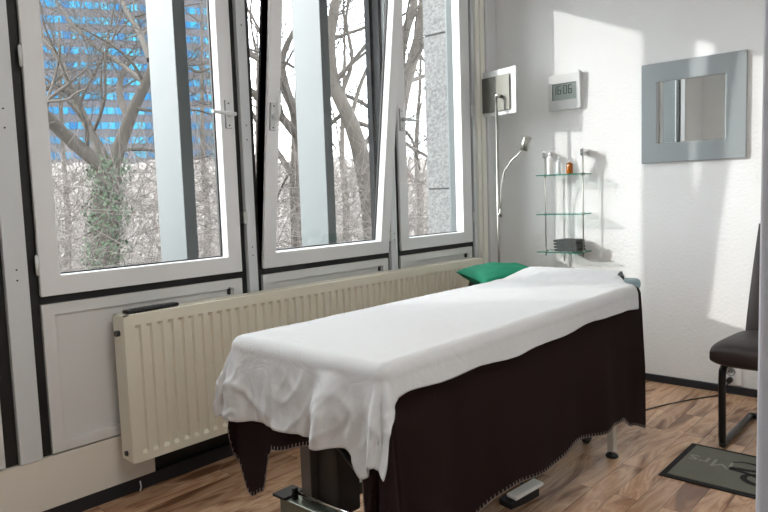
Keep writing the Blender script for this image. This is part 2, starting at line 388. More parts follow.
# ------------------------------------------------------------------ radiator
def radiator():
    y0, y1, z0, z1, xf = -3.01, -.377, .18, .795, .13
    t = thing('radiator', (.09, (y0+y1)/2, z0), 'long cream ribbed panel radiator under the windows', 'radiator')
    m = MB(); ys = []; pitch = .0497; n = int((y1-y0-.03)/pitch); st = y0+.015+((y1-y0-.03)-n*pitch)/2
    prof = [(0, 0), (.34, 0), (.44, 1), (.84, 1), (.94, 0)]
    for k in range(n):
        for f, d in prof: ys.append((st+(k+f)*pitch, d))
    ys = [(y0, 0)]+ys+[(y1, 0)]
    zz = [(z0, 0), (z0+.028, 0), (z0+.042, 1), (z1-.055, 1), (z1-.040, 0), (z1, 0)]
    vs = []; fs = []
    for z, k in zz:
        for y, d in ys: vs.append((xf-.014*d*k, y, z))
    # ribs: grooves recessed, ridges flush
    N = len(ys)
    for j in range(len(zz)-1):
        for i in range(N-1): fs.append((j*N+i, j*N+i+1, (j+1)*N+i+1, (j+1)*N+i))
    m.add(vs, fs, 0)
    m.box(.045, xf-.024, y0+.002, y1-.002, z0+.01, z1-.02)
    m.build('front_panel', CREAM, t, bevel=0, fixn=False)
    MB().box(xf-.012, xf-.0005, y0, y1, z0-.004, z0).box(xf-.012, xf-.0005, y0, y1, z1, z1+.003).build('panel_lip', CREAM, t)
    for y in (y0-.004, y1): MB().box(.04, xf-.001, y, y+.004, z0+.004, z1).build('side_cover', CREAM, t, bevel=.001)
    g = MB().box(.04, xf, y0, y0+.02, z1, z1+.005).box(.04, xf, y1-.02, y1, z1, z1+.005).box(.04, .055, y0, y1, z1, z1+.005).box(xf-.016, xf, y0, y1, z1, z1+.005)
    k = y0+.03
    while k < y1-.03:
        g.box(.055, xf-.016, k, k+.009, z1+.001, z1+.004); k += .018
    g.build('top_grille', CREAM, t)
    MB().tube([(.085, y0-.02, z1-.07), (.085, y0+.0, z1-.07)], .013, 12).build('end_plug', BLACKM, t)
    MB().tube([(.085, y0-.012, z0+.035), (.085, y0+.0, z0+.035)], .011, 12).build('end_plug', BLACKM, t)
    MB().tube([(.085, y1, z1-.06), (.085, y1+.045, z1-.06)], .012, 12).tube([(.085, y1+.035, z1-.06), (.085, y1+.035, z1+.0)], .02, 14).build('thermostat_valve', BOTW, t)
    MB().tube([(.085, y1+.035, z1-.06), (.085, y1+.05, z1-.2), (.06, y1+.06, .0)], .008, 10).build('feed_pipe', CREAM, t)
    for y in (y0+.3, (y0+y1)/2, y1-.3): MB().box(.004, .05, y-.02, y+.02, .28, .70).build('bracket', CREAM, t)
radiator()
# remote on the radiator
t = thing('remote_control', (.085, -2.9, .80), 'flat black remote lying on the left end of the radiator', 'remote')
Mr = Matrix.Translation((.078, -2.86, .8065)) @ Matrix.Rotation(.06, 4, 'Z')
MB().box(-.024, .024, -.125, .125, -.0065, .0095, M=Mr).build('remote_body', mat('remote_black', (10, 11, 16), .3), t, bevel=.008, seg=3)
b = MB()
for i in range(7):
    for j in (-1, 0, 1): b.box(j*.013-.004, j*.013+.004, -.095+i*.022, -.085+i*.022, .0095, .0108, M=Mr)
b.build('button', mat('button_grey', (58, 60, 66), .4), t)

# ------------------------------------------------------------------ massage table
TX0, TX1, TY0, TY1, TZ = .82, 1.47, -2.93, -1.10, .770
WD, LN = TX1-TX0, TY1-TY0
t = thing('massage_table', ((TX0+TX1)/2, (TY0+TY1)/2, 0), 'wheeled height-adjustable massage table on steel frame under brown blanket', 'massage table')
MB().box(TX0+.004, TX1-.004, TY0+.004, TY1-.004, .70, TZ-.004).build('padded_top', LEATH, t, bevel=.02, seg=3)
MB().box(TX0+.05, TX1-.05, TY0+.12, TY1-.1, .655, .70).build('top_frame', STEEL, t, bevel=.004)
# near cross beam
MB().box(.80, 1.44, -2.79, -2.71, .055, .145).build('cross_beam', mat('beam_steel', (120, 124, 112), .35, metal=.6), t, bevel=.004)
MB().tube([(.86, -2.765, .175), (1.44, -2.765, .175)], .006, 10).build('chrome_rod', CHROME, t)
for x in (.86, 1.44): MB().box(x-.006, x+.006, -2.775, -2.755, .145, .19).build('rod_holder', BLACKM, t)
for x in (.80, 1.38):
    f = MB().lathe((x+.02, -2.75, 0), [(.028, 0), (.028, .012), (.01, .018), (.01, .055)], 16).build('foot', BLACK, t)
MB().box(.77, .84, -2.80, -2.70, .145, .156).build('end_cap', BLACK, t, bevel=.003)
MB().box(.88, .935, -2.75, -2.69, .145, .60).build('lift_column', mat('dark_column', (96, 92, 88), .5, metal=.3), t, bevel=.004)
MB().box(.935, 1.04, -2.72, -2.60, .10, .52).build('lift_housing', mat('housing_grey', (50, 47, 45), .6), t, bevel=.01)
MB().tube([(.90, -2.66, .62), (.905, -2.66, .655)], .02, 14).build('column_cap', BLACKM, t)
MB().tube([(.95, -2.72, .46), (1.36, -2.72, .16)], .012, 10).tube([(.925, -2.76, .46), (.985, -2.70, .46)], .035, 16).build('diagonal_strut', BLACKM, t)
MB().tube([(.905, -2.60, .45), (.82, -2.60, .17)], .009, 8).build('diagonal_strut', BLACKM, t)
for x in (.90, 1.14): MB().box(x-.02, x+.02, -2.71, -1.36, .075, .125).build('base_rail', mat('rail_steel%d' % int(x*10), (110, 108, 104), .4, metal=.6), t, bevel=.004)
MB().box(.84, 1.45, -1.40, -1.36, .50, .55).build('far_beam', STEEL, t, bevel=.004)
for x in (.82, 1.469):
    MB().box(x-.016, x+.016, -1.376, -1.336, .03, .66).build('leg', mat('leg_steel', (205, 205, 200), .35, metal=.4), t, bevel=.003)
    MB().lathe((x, -1.356, 0), [(.026, 0), (.03, .006), (.026, .016), (.012, .022), (.012, .034)], 18).build('leg_foot', BLACK, t)
for x in (.93, 1.30):
    MB().lathe((x-.012, -1.26, .04), [(.04, 0), (.04, .024)], 22, M=Matrix.Rotation(PI/2, 3, 'Y')).box(x-.02, x+.02, -1.29, -1.25, .04, .09).build('castor', BLACK, t, bevel=.003)
MB().box(.91, 1.32, -1.33, -1.21, .085, .12).build('castor_mount', BLACKM, t)
p = MB(); Mp = Matrix.Translation((1.375, -1.99, .045)) @ Matrix.Rotation(math.radians(-12), 4, 'Z') @ Matrix.Rotation(.10, 4, 'X')
p.box(-.028, .028, -.085, .085, -.008, .010, M=Mp); pd = p.build('foot_pedal', mat('pedal_white', (236, 236, 230), .4), t, bevel=.008, seg=3)
MB().box(-.045, .02, -.11, .06, -.045, -.008, M=Mp).build('pedal_base', BLACK, pd, bevel=.004)
MB().tube([(1.36, -1.96, .03), (1.2, -1.85, .09), (.95, -1.85, .1)], .008, 8).build('pedal_arm', BLACKM, t)
# headrest
MB().box(.92, 1.412, -1.08, -.83, .722, .782).build('headrest', TEAL, t, bevel=.025, seg=4)
for x in (1.0, 1.3): MB().tube([(x, -1.2, .70), (x, -.9, .71)], .01, 10).build('headrest_bar', STEEL, t)

# -- drapes
def drape(a, b, out0, z0, fold, rho=.03, flare=.30, side=.05):
    dx = a if a < 0 else (a-WD if a > WD else 0); dy = b if b < 0 else (b-LN if b > LN else 0)
    cx = min(max(a, 0), WD); cy = min(max(b, 0), LN)
    d = math.hypot(dx, dy)
    base = Vector((TX0+cx, TY0+cy, z0))
    if d < 1e-7: return base
    ux, uy = dx/d, dy/d
    cf = abs(2*ux*uy)            # 0 on sides, 1 on the corner diagonal
    ang = min(d/rho, PI/2)
    out = rho*math.sin(ang)*.9+out0*min(1, d/.03); drop = rho*(1-math.cos(ang))
    e = max(0, d-rho*PI/2)
    fl = side+flare*cf
    f = fold(a, b, e, ux, uy, cf)
    out += e*fl+f
    drop += e*math.sqrt(max(.2, 1-fl*fl))
    return base+Vector((ux*out, uy*out, -drop))
def nz(x, y, z=0): return noise.noise(Vector((x, y, z)))
def bfold(a, b, e, ux, uy, cf):
    g = min(1, e/.35)
    if abs(ux) > abs(uy): s = b*7
    else: s = a*9+3
    v = .012*math.sin(s*1.5+1.3*math.sin(s*.7))+.012*nz(s*.9, 3.1)
    ph = math.atan2(uy, ux)
    v = v*(1-cf)+cf*.035*math.sin(ph*7+.6)
    return g*v+.010*g
def blanket_pt(p, q):
    y = lerp(0, 1, q)
    Lo = pl(q, [(0, .13), (.15, .16), (.3, .28), (1, .3)])
    Ro = pl(q, [(0, .52), (.1, .56), (.25, .575), (.55, .56), (.8, .575), (.86, .60), (.92, .67), (1, .705)])+.012*math.sin(q*26)
    a = -Lo+(WD+Lo+Ro)*p
    No = pl(a, [(-.15, .20), (-.10, .32), (.0, .43), (.10, .53), (.16, .50), (.21, .345), (.42, .29), (.59, .26), (.635, .50), (WD+.1, .48), (WD+.5, .42)])
    Fo = .015
    b = -No+(LN+No+Fo)*q
    v = drape(a, b, .0, TZ+.004, bfold, rho=.035, flare=(.05 if b > LN/2 else .12), side=.055-.04*smooth01((b-1.5)/.3))
    return v
bk = MB().grid(blanket_pt, 110, 170)
bt = thing('blanket', ((TX0+TX1)/2, (TY0+TY1)/2, TZ), 'dark brown fleece blanket with stitched hem hanging over the massage table', 'blanket')
bk.build('blanket_cloth', BROWN, bt, solid=.005, fixn=False)
st = MB()
def hemline(fn, n):
    pts = [fn(i/n) for i in range(n+1)]
    for i in range(n):
        p, q = pts[i]; 
        st.tube([p, lerp(p, q, .5)+Vector((0, 0, 0)), q], .0018, 4, cap=False)
    for i in range(n): st.tube([pts[i][0], pts[i+1][0]], .0013, 4, cap=False)
offv = Vector((.004, -.003, 0))
hemline(lambda k: (blanket_pt(1, k)+offv, blanket_pt(.992, k)+offv), 110)
hemline(lambda k: (blanket_pt(k, 0)+offv, blanket_pt(k, .006)+offv), 80)
hemline(lambda k: (blanket_pt(0, k*.4)-offv, blanket_pt(.009, k*.4)-offv), 70)
st.build('hem_stitching', STITCH, bt)['label'] = 'pale blanket stitching along the hem'

def sfold(a, b, e, ux, uy, cf):
    g = min(1, e/.12)
    v = .016
    if uy < -abs(ux)*.6:      # near end: vertical pleats
        v += .006*math.sin(a*13+1.2+1.5*nz(a*4, 1))+.020*nz(a*9, b*2+2)+.007*nz(a*30, b*14)
        v += .03*math.exp(-((a-.47)/.035)**2)*1
        v -= .018*math.exp(-((a-.40)/.03)**2)
    elif abs(ux) > .6:
        v += .006*math.sin(b*9)+.006*nz(b*7, a*6)
    rd = 1-min(1, abs(nz(a*6+b*2, b*5-a*1.5, 31))*5); v += (.008 if uy < -.4 else .004)*rd*rd
    rd = 1-min(1, abs(nz(a*13-b*4, b*7, 21))*5); v += .005*rd*rd*(1 if uy < -.4 else .3)
    ph = math.atan2(uy, ux)
    v += cf*.022*math.sin(ph*9+1)
    return g*v
def sheet_pt(p, q):
    bq = lerp(0, 1, q)
    Lo = pl(q, [(0, .12), (.06, .10), (.15, .05), (.4, .035), (.8, .02), (1, -.02)])
    Ro = pl(q, [(0, .21), (.07, .145), (.15, .118), (.4, .13), (.72, .115), (.80, .125), (.865, .13), (.90, -.05), (.93, -.11), (1, -.13)])+.004*math.sin(q*37)
    a = -Lo+(WD+Lo+Ro)*p
    No = pl(a, [(-.2, .27), (0, .295), (.25, .285), (.42, .29), (.57, .28), (.62, .35), (.72, .29), (.9, .25)])+.004*math.sin(a*30)
    Fo = .235
    b = -No+(LN+No+Fo)*q
    # the head end lies over the raised headrest: no far drop
    bb = min(b, LN)
    v = drape(a, bb, .0, TZ+.016, sfold, rho=.045, flare=(.30 if a > WD/2 else .12), side=.10)
    ex = b-bb
    v.y += ex
    yy = v.y
    rise = .055*smooth01((yy+1.22)/.30)
    cen = 1-smooth01((v.x-1.36)/.10)
    if v.z > TZ-.2: v.z += rise*(.15+.85*cen)
    if ex > 0: v.z -= .02*smooth01(ex/.22)+.03*smooth01((ex-.17)/.06)
    # creases on top
    v.z += .0025*nz(v.x*6, v.y*4, 1)+.0012*nz(v.x*25, v.y*18, 4)
    if yy > -1.35: v.z += .006*abs(nz(v.x*13, v.y*9, 7))
    return v
sh = MB().grid(sheet_pt, 150, 300)
o = sh.build('sheet', SHEET, solid=.003, fixn=False)
tag(o, 'wrinkled white cotton sheet spread over the brown blanket on the massage table', 'sheet')
# black bar and beige towel at the head end
tag(MB().box(1.29, 1.365, -.985, -.945, .782, .806).build('glasses_case', BLACK, bevel=.007, seg=3), 'small black case on the headrest, poking out beside the white sheet', 'case')

# green pillow on a brown stool
sx, sy = .46, -.68
t = thing('stool', (sx, sy, 0), 'brown upholstered stool in the window corner under the green pillow', 'stool')
MB().lathe((sx, sy, .62), [(.17, 0), (.2, .01), (.205, .05), (.195, .08), (.10, .09), (.001, .09)], 36).build('seat', LEATH, t)
MB().tube([(sx, sy, .08), (sx, sy, .62)], .022, 14).build('column', CHROME, t)
for k in range(5):
    a = 2*PI*k/5+.3
    MB().tube([(sx, sy, .09), (sx+.24*math.cos(a), sy+.24*math.sin(a), .065)], [.02, .012], 10).build('leg', CHROME, t)
    MB().lathe((sx+.24*math.cos(a)-.01, sy+.24*math.sin(a), .03), [(.029, 0), (.029, .02)], 16, M=Matrix.Rotation(PI/2, 3, 'Y')).build('castor', BLACK, t)
def pillow_pts(cx, cy, cz, w, l, h, rot, tiltx=0, tilty=0):
    m = MB(); n = 28
    R = Matrix.Translation((cx, cy, cz)) @ Matrix.Rotation(rot, 4, 'Z') @ Matrix.Rotation(tilty, 4, 'Y') @ Matrix.Rotation(tiltx, 4, 'X')
    def P(sg):
        def f(u, v):
            x = 2*u-1; y = 2*v-1
            e = (max(0, (1-x*x))*max(0, (1-y*y)))**.42
            px = x*(1-.09*(1-abs(y))**.0*(1-y*y)*.8); py = y*(1-.09*(1-x*x)*.8)
            k = .008*nz(x*2.2, y*2.2, sg)+.006*nz(x*6, y*3, sg+3)
            return R @ Vector((px*w/2, py*l/2, sg*(h/2*e+k*e)))
        return f
    m.grid(P(1), n, n); m.grid(P(-1), n, n)
    return m
o = pillow_pts(.57, -.82, .745, .56, .44, .15, math.radians(-38), 0, .02).build('pillow', GREEN, fixn=True)
tag(o, 'green cotton pillow lying between the radiator and the head of the massage table', 'pillow')

# ------------------------------------------------------------------ floor lamp
lx, ly = .231, -.33
t = thing('floor_lamp', (lx, ly, 0), 'slim steel floor lamp with square frosted glass head and a reading arm', 'floor lamp')
MB().lathe((lx, ly, 0), [(.12, 0), (.12, .018), (.02, .026)], 32).build('base', STEEL, t)
MB().tube([(lx, ly, .02), (lx, ly, 1.905)], .009, 12).build('pole', STEEL, t)
dv = Vector((-.97, .24, 0)).normalized(); nv = Vector((.24, .97, 0)).normalized()
Ml = Matrix((dv, nv, Vector((0, 0, 1)))).transposed().to_4x4(); Ml.translation = Vector((lx-.0, ly-.0, 1.935))
g = MB().box(-.125, .195, .062, .068, -.152, .158, M=Ml).build('glass_shade', LAMPG, t, bevel=.001); g['label'] = 'white frosted glass square'
MB().box(-.075, .192, .050, .054, -.125, .115, M=Ml).build('steel_plate', mat('brushed_plate', (112, 111, 104), .5, metal=.5, var=.12, vscale=14), t, bevel=.001)
MB().tube([Ml @ Vector((0, 0, -.03)), Ml @ Vector((0, .05, -.03))], .012, 10).tube([Ml @ Vector((0, .054, -.03)), Ml @ Vector((0, .062, -.03))], .01, 10).build('head_joint', STEEL, t)
arm = []
A0 = Vector((lx+.02, ly, 1.10))
pts = [(0, 0, 0), (.004, 0, .1), (.01, 0, .2), (.035, 0, .29), (.085, 0, .355), (.15, 0, .405), (.185, 0, .43)]
ar = MB().tube([A0+Vector(p) for p in pts], .0055, 10).build('reading_arm', STEEL, t)
hd = (Vector((.185, 0, .43))-Vector((.15, 0, .405))).normalized()
hd = Vector((.35, 0, .94)).normalized()
MB().tube([A0+Vector((.185, 0, .425)), A0+Vector((.185, 0, .425))+hd*.09], [.026, .030], 16).build('reading_head', STEEL, t)
MB().tube([(lx, ly, 1.10), tuple(A0)], .012, 10).tube([(lx+.02, ly, 1.08), (lx+.02, ly, 1.14)], .011, 12).build('arm_clamp', STEEL, t)

# ------------------------------------------------------------------ glass shelf
xl, xr, D = .455, .757, .205
t = thing('wall_shelf', ((xl+xr)/2, -.1, .80), 'three-tier glass wall shelf on two slim steel rods', 'shelf')
ZS = (1.352, 1.088, .832)
for z in ZS:
    m = MB(); m.add([(xl, -D, z), (xr, -D, z), (xr, -.001, z), (xl, -.001, z), (xl, -D, z+.006), (xr, -D, z+.006), (xr, -.001, z+.006), (xl, -.001, z+.006)],
                    [(0, 3, 2, 1), (4, 5, 6, 7)], 0)
    m.add([(xl, -D, z), (xr, -D, z), (xr, -.001, z), (xl, -.001, z), (xl, -D, z+.006), (xr, -D, z+.006), (xr, -.001, z+.006), (xl, -.001, z+.006)],
          [(0, 1, 5, 4), (1, 2, 6, 5), (2, 3, 7, 6), (3, 0, 4, 7)], 1)
    m.build('glass_shelf', [SHG, SHE], t)
for x in (.462, .738):
    MB().tube([(x, -.085, .80), (x, -.085, 1.525)], .0045, 10).build('rod', STEEL, t)
    for z in ZS: MB().lathe((x, -.085, z-.008), [(.010, 0), (.010, .022)], 14).build('clamp', STEEL, t)
    MB().box(x-.012, x+.012, -.10, -.0, 1.475, 1.52).build('wall_bracket', CHROME, t, bevel=.003)
def bottle(x, y, z, r, h, m, capm, label, pump=False):
    b = thing('bottle', (x, y, z), label, 'bottle', 'bottles on the glass shelf')
    MB().lathe((x, y, z), [(r*.9, 0), (r, .006), (r, h*.72), (r*.85, h*.8), (r*.4, h*.86), (r*.4, h*.9)], 20).build('bottle_body', m, b)
    c = MB().lathe((x, y, z+h*.88), [(r*.5, 0), (r*.5, h*.1), (r*.2, h*.12), (r*.2, h*.22)], 14)
    if pump: c.tube([(x, y, z+h*1.08), (x-.03, y-.015, z+h*1.07)], .005, 8)
    c.build('cap', capm, b)
zt = ZS[0]+.006
bottle(.505, -.10, zt, .019, .150, BOTW, BOTW, 'tall white plastic pump bottle, leftmost on the top glass shelf', True)
bottle(.56, -.08, zt, .015, .115, BOTG, BOTG, 'slim pale frosted bottle between the white and the amber bottle')
bottle(.655, -.11, zt, .022, .088, AMBER, BOTW, 'small amber oil bottle with white nozzle on the top glass shelf')
for k in range(4):
    z = ZS[2]+.0065+k*.0205
    def towel(u, v, z=z, k=k):
        a = 2*PI*u
        ca, sa = math.cos(a), math.sin(a)
        X = .085*(abs(ca)**.35)*(1 if ca > 0 else -1); Z = .0098*(abs(sa)**.6)*(1 if sa > 0 else -1)
        Y = lerp(-.062, .062, v)
        return Vector((.645+X+.003*nz(Y*30, k)-.002*k, -.095+Y+.002*nz(a, k), z+.0102+Z+.0012*nz(X*40, Y*30, k)))
    o = MB().grid(towel, 36, 10)
    n = 36
    o.f.append([len(o.v)-1-i for i in range(n)]); o.mi.append(0); o.sm.append(False)
    o.f.append(list(range(n))); o.mi.append(0); o.sm.append(False)
    tag(o.build('folded_towel', TOWEL), ['folded charcoal towel at the bottom of the stack on the lowest glass shelf', 'folded charcoal towel second from the bottom of the shelf stack', 'folded charcoal towel second from the top of the shelf stack', 'folded charcoal towel topmost of the stack on the lowest glass shelf'][k], 'towel', 'folded towels on the glass shelf')

# ------------------------------------------------------------------ clock
t = thing('wall_clock', (.585, -.02, 1.795), 'silver square digital clock on the white wall', 'clock')
m = MB(); x0, x1, z0, z1 = .460, .690, 1.795, 2.035
def ring_xz(m, x0, x1, z0, z1, ix0, ix1, iz0, iz1, ya, yb):
    o = [(x0, z0), (x1, z0), (x1, z1), (x0, z1)]; i = [(ix0, iz0), (ix1, iz0), (ix1, iz1), (ix0, iz1)]
    vs = [(a, y, b) for y in (ya, yb) for a, b in o]+[(a, y, b) for y in (ya, yb) for a, b in i]; fs = []
    for k in range(4):
        l = (k+1) % 4; fs += [(4+k, 4+l, 12+l, 12+k), (l, k, 8+k, 8+l), (k, l, 4+l, 4+k), (8+l, 8+k, 12+k, 12+l)]
    m.add(vs, fs)
ring_xz(m, x0, x1, z0, z1, .487, .665, 1.865, 1.975, 0, -.024)
m.build('clock_frame', SILV, t, bevel=.004)
MB().prism([(-.001, 1.795), (-.030, 1.80), (-.044, 2.05), (-.001, 2.035)], 0, .684, .700).build('side_panel', SILV, t, bevel=.003)
lc = MB().box(.486, .666, -.014, -.001, 1.864, 1.976).build('display', LCD, t)
MB().box(.487, .491, -.0155, -.014, 1.866, 1.974).box(.487, .665, -.0155, -.014, 1.972, 1.9745).build('display_shade_strip', LCDD, lc)  # frame's shade on the display, built as dark strips left and top
SEG = {'1': 'bc', '6': 'afedcg', '0': 'abcdef'}
dg = MB()
def seg7(ch, x, z, w, h, th=.0045):
    for s_ in SEG[ch]:
        if s_ == 'a': b_ = (x, x+w, z+h-th, z+h)
        if s_ == 'd': b_ = (x, x+w, z, z+th)
        if s_ == 'g': b_ = (x, x+w, z+h/2-th/2, z+h/2+th/2)
        if s_ == 'f': b_ = (x, x+th, z+h/2, z+h)
        if s_ == 'e': b_ = (x, x+th, z, z+h/2)
        if s_ == 'b': b_ = (x+w-th, x+w, z+h/2, z+h)
        if s_ == 'c': b_ = (x+w-th, x+w, z, z+h/2)
        dg.box(b_[0], b_[1], -.0152, -.0141, b_[2], b_[3])
for ch, x in zip('1606', (.490, .525, .568, .603)): seg7(ch, x, 1.905, .025, .058)
dg.box(.558, .562, -.0152, -.0141, 1.922, 1.927).box(.558, .562, -.0152, -.0141, 1.943, 1.948)
dg.build('digits', LCDD, lc)

# ------------------------------------------------------------------ mirror
t = thing('wall_mirror', (1.4, -.02, 1.402), 'square mirror with wide flat silver-blue frame on the white wall', 'mirror')
m = MB(); ring_xz(m, 1.1, 1.70, 1.402, 2.012, 1.195, 1.588, 1.522, 1.895, 0, -.022)
m.build('mirror_frame', ALU, t, bevel=.004)
MB().box(1.19, 1.593, -.014, -.001, 1.517, 1.90).build('mirror_glass', MIRROR, t)

# ------------------------------------------------------------------ socket, cable
t = thing('wall_socket', (1.645, -.005, .07), 'white double wall socket low on the wall behind the chair', 'socket')
MB().box(1.592, 1.69, -.011, 0, .055, .175).build('socket_plate', BOTW, t, bevel=.003)
MB().lathe((1.632, -.0112, .135), [(.027, 0), (.027, .003), (.022, .0035), (.021, .001)], 24, M=Matrix.Rotation(PI/2, 3, 'X')).build('outlet', mat('outlet_grey', (150, 150, 148), .5), t)
MB().lathe((1.624, -.0152, .135), [(.004, 0), (.004, .001)], 10, M=Matrix.Rotation(PI/2, 3, 'X')).lathe((1.640, -.0152, .135), [(.004, 0), (.004, .001)], 10, M=Matrix.Rotation(PI/2, 3, 'X')).build('pin_hole', BLACK, t)
c = thing('power_cable', (1.45, -.4, 0), 'thin black power cable running across the floor from the socket', 'cable')
cp = []
ctrl = [(1.30, -1.15, .006), (1.32, -.85, .005), (1.345, -.64, .005), (1.42, -.42, .005), (1.51, -.24, .005), (1.57, -.14, .005), (1.60, -.09, .01), (1.622, -.06, .05), (1.63, -.035, .085)]
def catm(ps, n=8):
    out = []
    P = [Vector(ps[0])]+[Vector(p) for p in ps]+[Vector(ps[-1])]
    for i in range(1, len(P)-2):
        for k in range(n):
            s_ = k/n; a, b_, c_, d_ = P[i-1:i+3]
            out.append(.5*((2*b_)+(c_-a)*s_+(2*a-5*b_+4*c_-d_)*s_*s_+(3*b_-a-3*c_+d_)*s_**3))
    out.append(P[-2]); return out
MB().tube(catm(ctrl), .0036, 8).build('cord', BLACK, c)
MB().tube([(1.632, -.012, .087), (1.632, -.05, .085)], .016, 14).build('plug', BLACK, c)

# ------------------------------------------------------------------ chair
cx0, cx1 = 1.825, 2.28
t = thing('cantilever_chair', ((cx0+cx1)/2, -.72, 0), 'dark brown leather cantilever chair with black tube frame by the wall', 'chair')
def cushion(x0, x1, y0, y1, z0, z1, rise):
    m = MB()
    def f(u, v):
        a = 2*PI*u; x = lerp(x0, x1, v); ed = 1-abs(2*v-1)**8*.35
        cy, cz = (y0+y1)/2, (z0+z1)/2; ca, sa = math.cos(a), math.sin(a)
        Y = cy+(y1-y0)/2*(abs(ca)**.45)*(1 if ca > 0 else -1)*(1-.03*abs(2*v-1)**6)
        Z = cz+(z1-z0)/2*(abs(sa)**.6)*(1 if sa > 0 else -1)*ed
        Z += rise*smooth01((Y-y0)/(y1-y0))
        return Vector((x, Y, Z))
    m.grid(f, 48, 24)
    n = 48
    m.f.append(list(range(n))); m.mi.append(0); m.sm.append(True)
    m.f.append([len(m.v)-1-i for i in range(n)]); m.mi.append(0); m.sm.append(True)
    return m
sy0, sy1 = -1.065, -.49
cushion(cx0-.02, cx1+.02, sy0, sy1, .405, .535, -.02).build('seat', LEATH, t, bevel=.012, seg=3)
bk = MB()
def backf(u, v):
    a = 2*PI*u; h = v; z = lerp(.43, 1.04, h)
    ca, sa = math.cos(a), math.sin(a)
    w = (cx1-cx0)/2*(1-.06*h); xc = (cx0+cx1)/2
    yc = -.52+.20*h**1.3
    th = .035*(1-.4*h)
    return Vector((xc+w*(abs(ca)**.4)*(1 if ca > 0 else -1), yc+th*(abs(sa)**.7)*(1 if sa > 0 else -1), z))
bk.grid(backf, 40, 24); bk.f.append([len(bk.v)-1-i for i in range(40)]); bk.mi.append(0); bk.sm.append(False)
bk.f.append(list(range(40))); bk.mi.append(0); bk.sm.append(False)
bk.build('backrest', LEATH, t)
for x in (cx0+.012, cx1-.012):
    P = [(x, -.60, .395), (x, -.90, .395), (x, -.945, .385), (x, -.965, .35), (x, -.955, .10), (x, -.955, .06), (x, -.94, .028), (x, -.90, .018), (x, -.42, .018)]
    MB().tube(catm([Vector(p) for p in P], 5), .0165, 12).build('leg', BLACKM, t)
MB().tube([(cx0+.012, -.42, .018), (cx1-.012, -.42, .018)], .0165, 12).build('floor_bar', BLACKM, t)
MB().tube([(cx0+.012, -.62, .395), (cx1-.012, -.62, .395)], .012, 12).build('seat_bar', BLACKM, t)

# ------------------------------------------------------------------ door mat
t = thing('door_mat', (2.06, -1.2, 0), 'grey doormat with black border and faint lettering beside the chair', 'doormat')
m0 = (1.708, 2.43, -1.432, -.972)
MB().box(m0[0], m0[1], m0[2], m0[3], 0, .006).build('rubber_border', MATB, t, bevel=.002)
MB().box(m0[0]+.028, m0[1]-.028, m0[2]+.028, m0[3]-.028, .005, .0085).build('pile', MATG, t)
def text(name, body, x, y, z, size, m, parent, rot=PI, sx_=1, shear=0, ext=.0004):
    cu = bpy.data.curves.new(name, 'FONT'); cu.body = body; cu.size = size; cu.extrude = ext; cu.shear = shear; cu.align_x = 'CENTER'; cu.align_y = 'CENTER'
    tmp = bpy.data.objects.new(name, cu); C.objects.link(tmp)
    dg_ = bpy.context.evaluated_depsgraph_get(); me = bpy.data.meshes.new_from_object(tmp.evaluated_get(dg_))
    bpy.data.objects.remove(tmp)
    me.transform(Matrix.Translation(Vector((x, y, z))-parent.location) @ Matrix.Rotation(rot, 4, 'Z') @ Matrix.Diagonal((sx_, 1, 1, 1)))
    me.materials.append(m); o = bpy.data.objects.new(name, me); C.objects.link(o); o.parent = parent; return o
text('printed_letters', 'Mrs', 1.845, -1.165, .0088, .125, MATL, t, sx_=1.0)
text('printed_letters', 'Mr', 2.30, -1.22, .0088, .125, MATL, t)
# black scrolled ampersand
am = MB()
for P in ([(1.925, -1.115, 0), (1.97, -1.09, 0), (2.03, -1.10, 0), (2.06, -1.14, 0), (2.02, -1.17, 0), (1.955, -1.18, 0), (1.93, -1.195, 0), (1.965, -1.20, 0), (2.02, -1.215, 0), (2.10, -1.25, 0), (2.17, -1.21, 0)],
          [(2.10, -1.20, 0), (2.04, -1.205, 0), (2.005, -1.235, 0), (2.01, -1.28, 0), (2.06, -1.31, 0), (2.12, -1.30, 0), (2.15, -1.25, 0), (2.19, -1.16, 0)]):
    q = catm(P, 8); n = len(q)
    for i in range(n-1):
        d_ = (q[i+1]-q[i]); nn = Vector((-d_.y, d_.x, 0)).normalized()
        w0 = .004+.010*math.sin(PI*i/n)**1; w1 = .004+.010*math.sin(PI*(i+1)/n)
        zz = Vector((0, 0, .0089)); a, b_ = q[i]+zz, q[i+1]+zz; dz = Vector((0, 0, .0004))
        am.add([a-nn*w0, b_-nn*w1, b_+nn*w1, a+nn*w0, a-nn*w0+dz, b_-nn*w1+dz, b_+nn*w1+dz, a+nn*w0+dz], [(0, 1, 2, 3), (4, 5, 6, 7), (0, 1, 5, 4), (2, 3, 7, 6)])
am.build('printed_scroll', MATB, t)

# ------------------------------------------------------------------ open door leaf on the right
t = sempty('door_1', (3.4, -3.55, 0))
dA, dB = Vector((3.38, -3.52, 0)), Vector((2.5835, -3.70, 0))
dd = (dB-dA).normalized(); Md = Matrix((dd, Vector((-dd.y, dd.x, 0)), Vector((0, 0, 1)))).transposed().to_4x4(); Md.translation = dA
MB().box(0, (dB-dA).length, -.02, .02, .008, 2.05, M=Md).build('door_leaf', DOORM, t, bevel=.003)
h = MB().box(.70, .74, .02, .026, .93, 1.13, M=Md).box(.70, .74, -.026, -.02, .93, 1.13, M=Md).build('door_handle', STEEL, t, bevel=.002)
MB().tube([Md @ Vector((.72, .026, 1.05)), Md @ Vector((.72, .06, 1.05)), Md @ Vector((.60, .06, 1.05))], .009, 10).build('lever', STEEL, h)

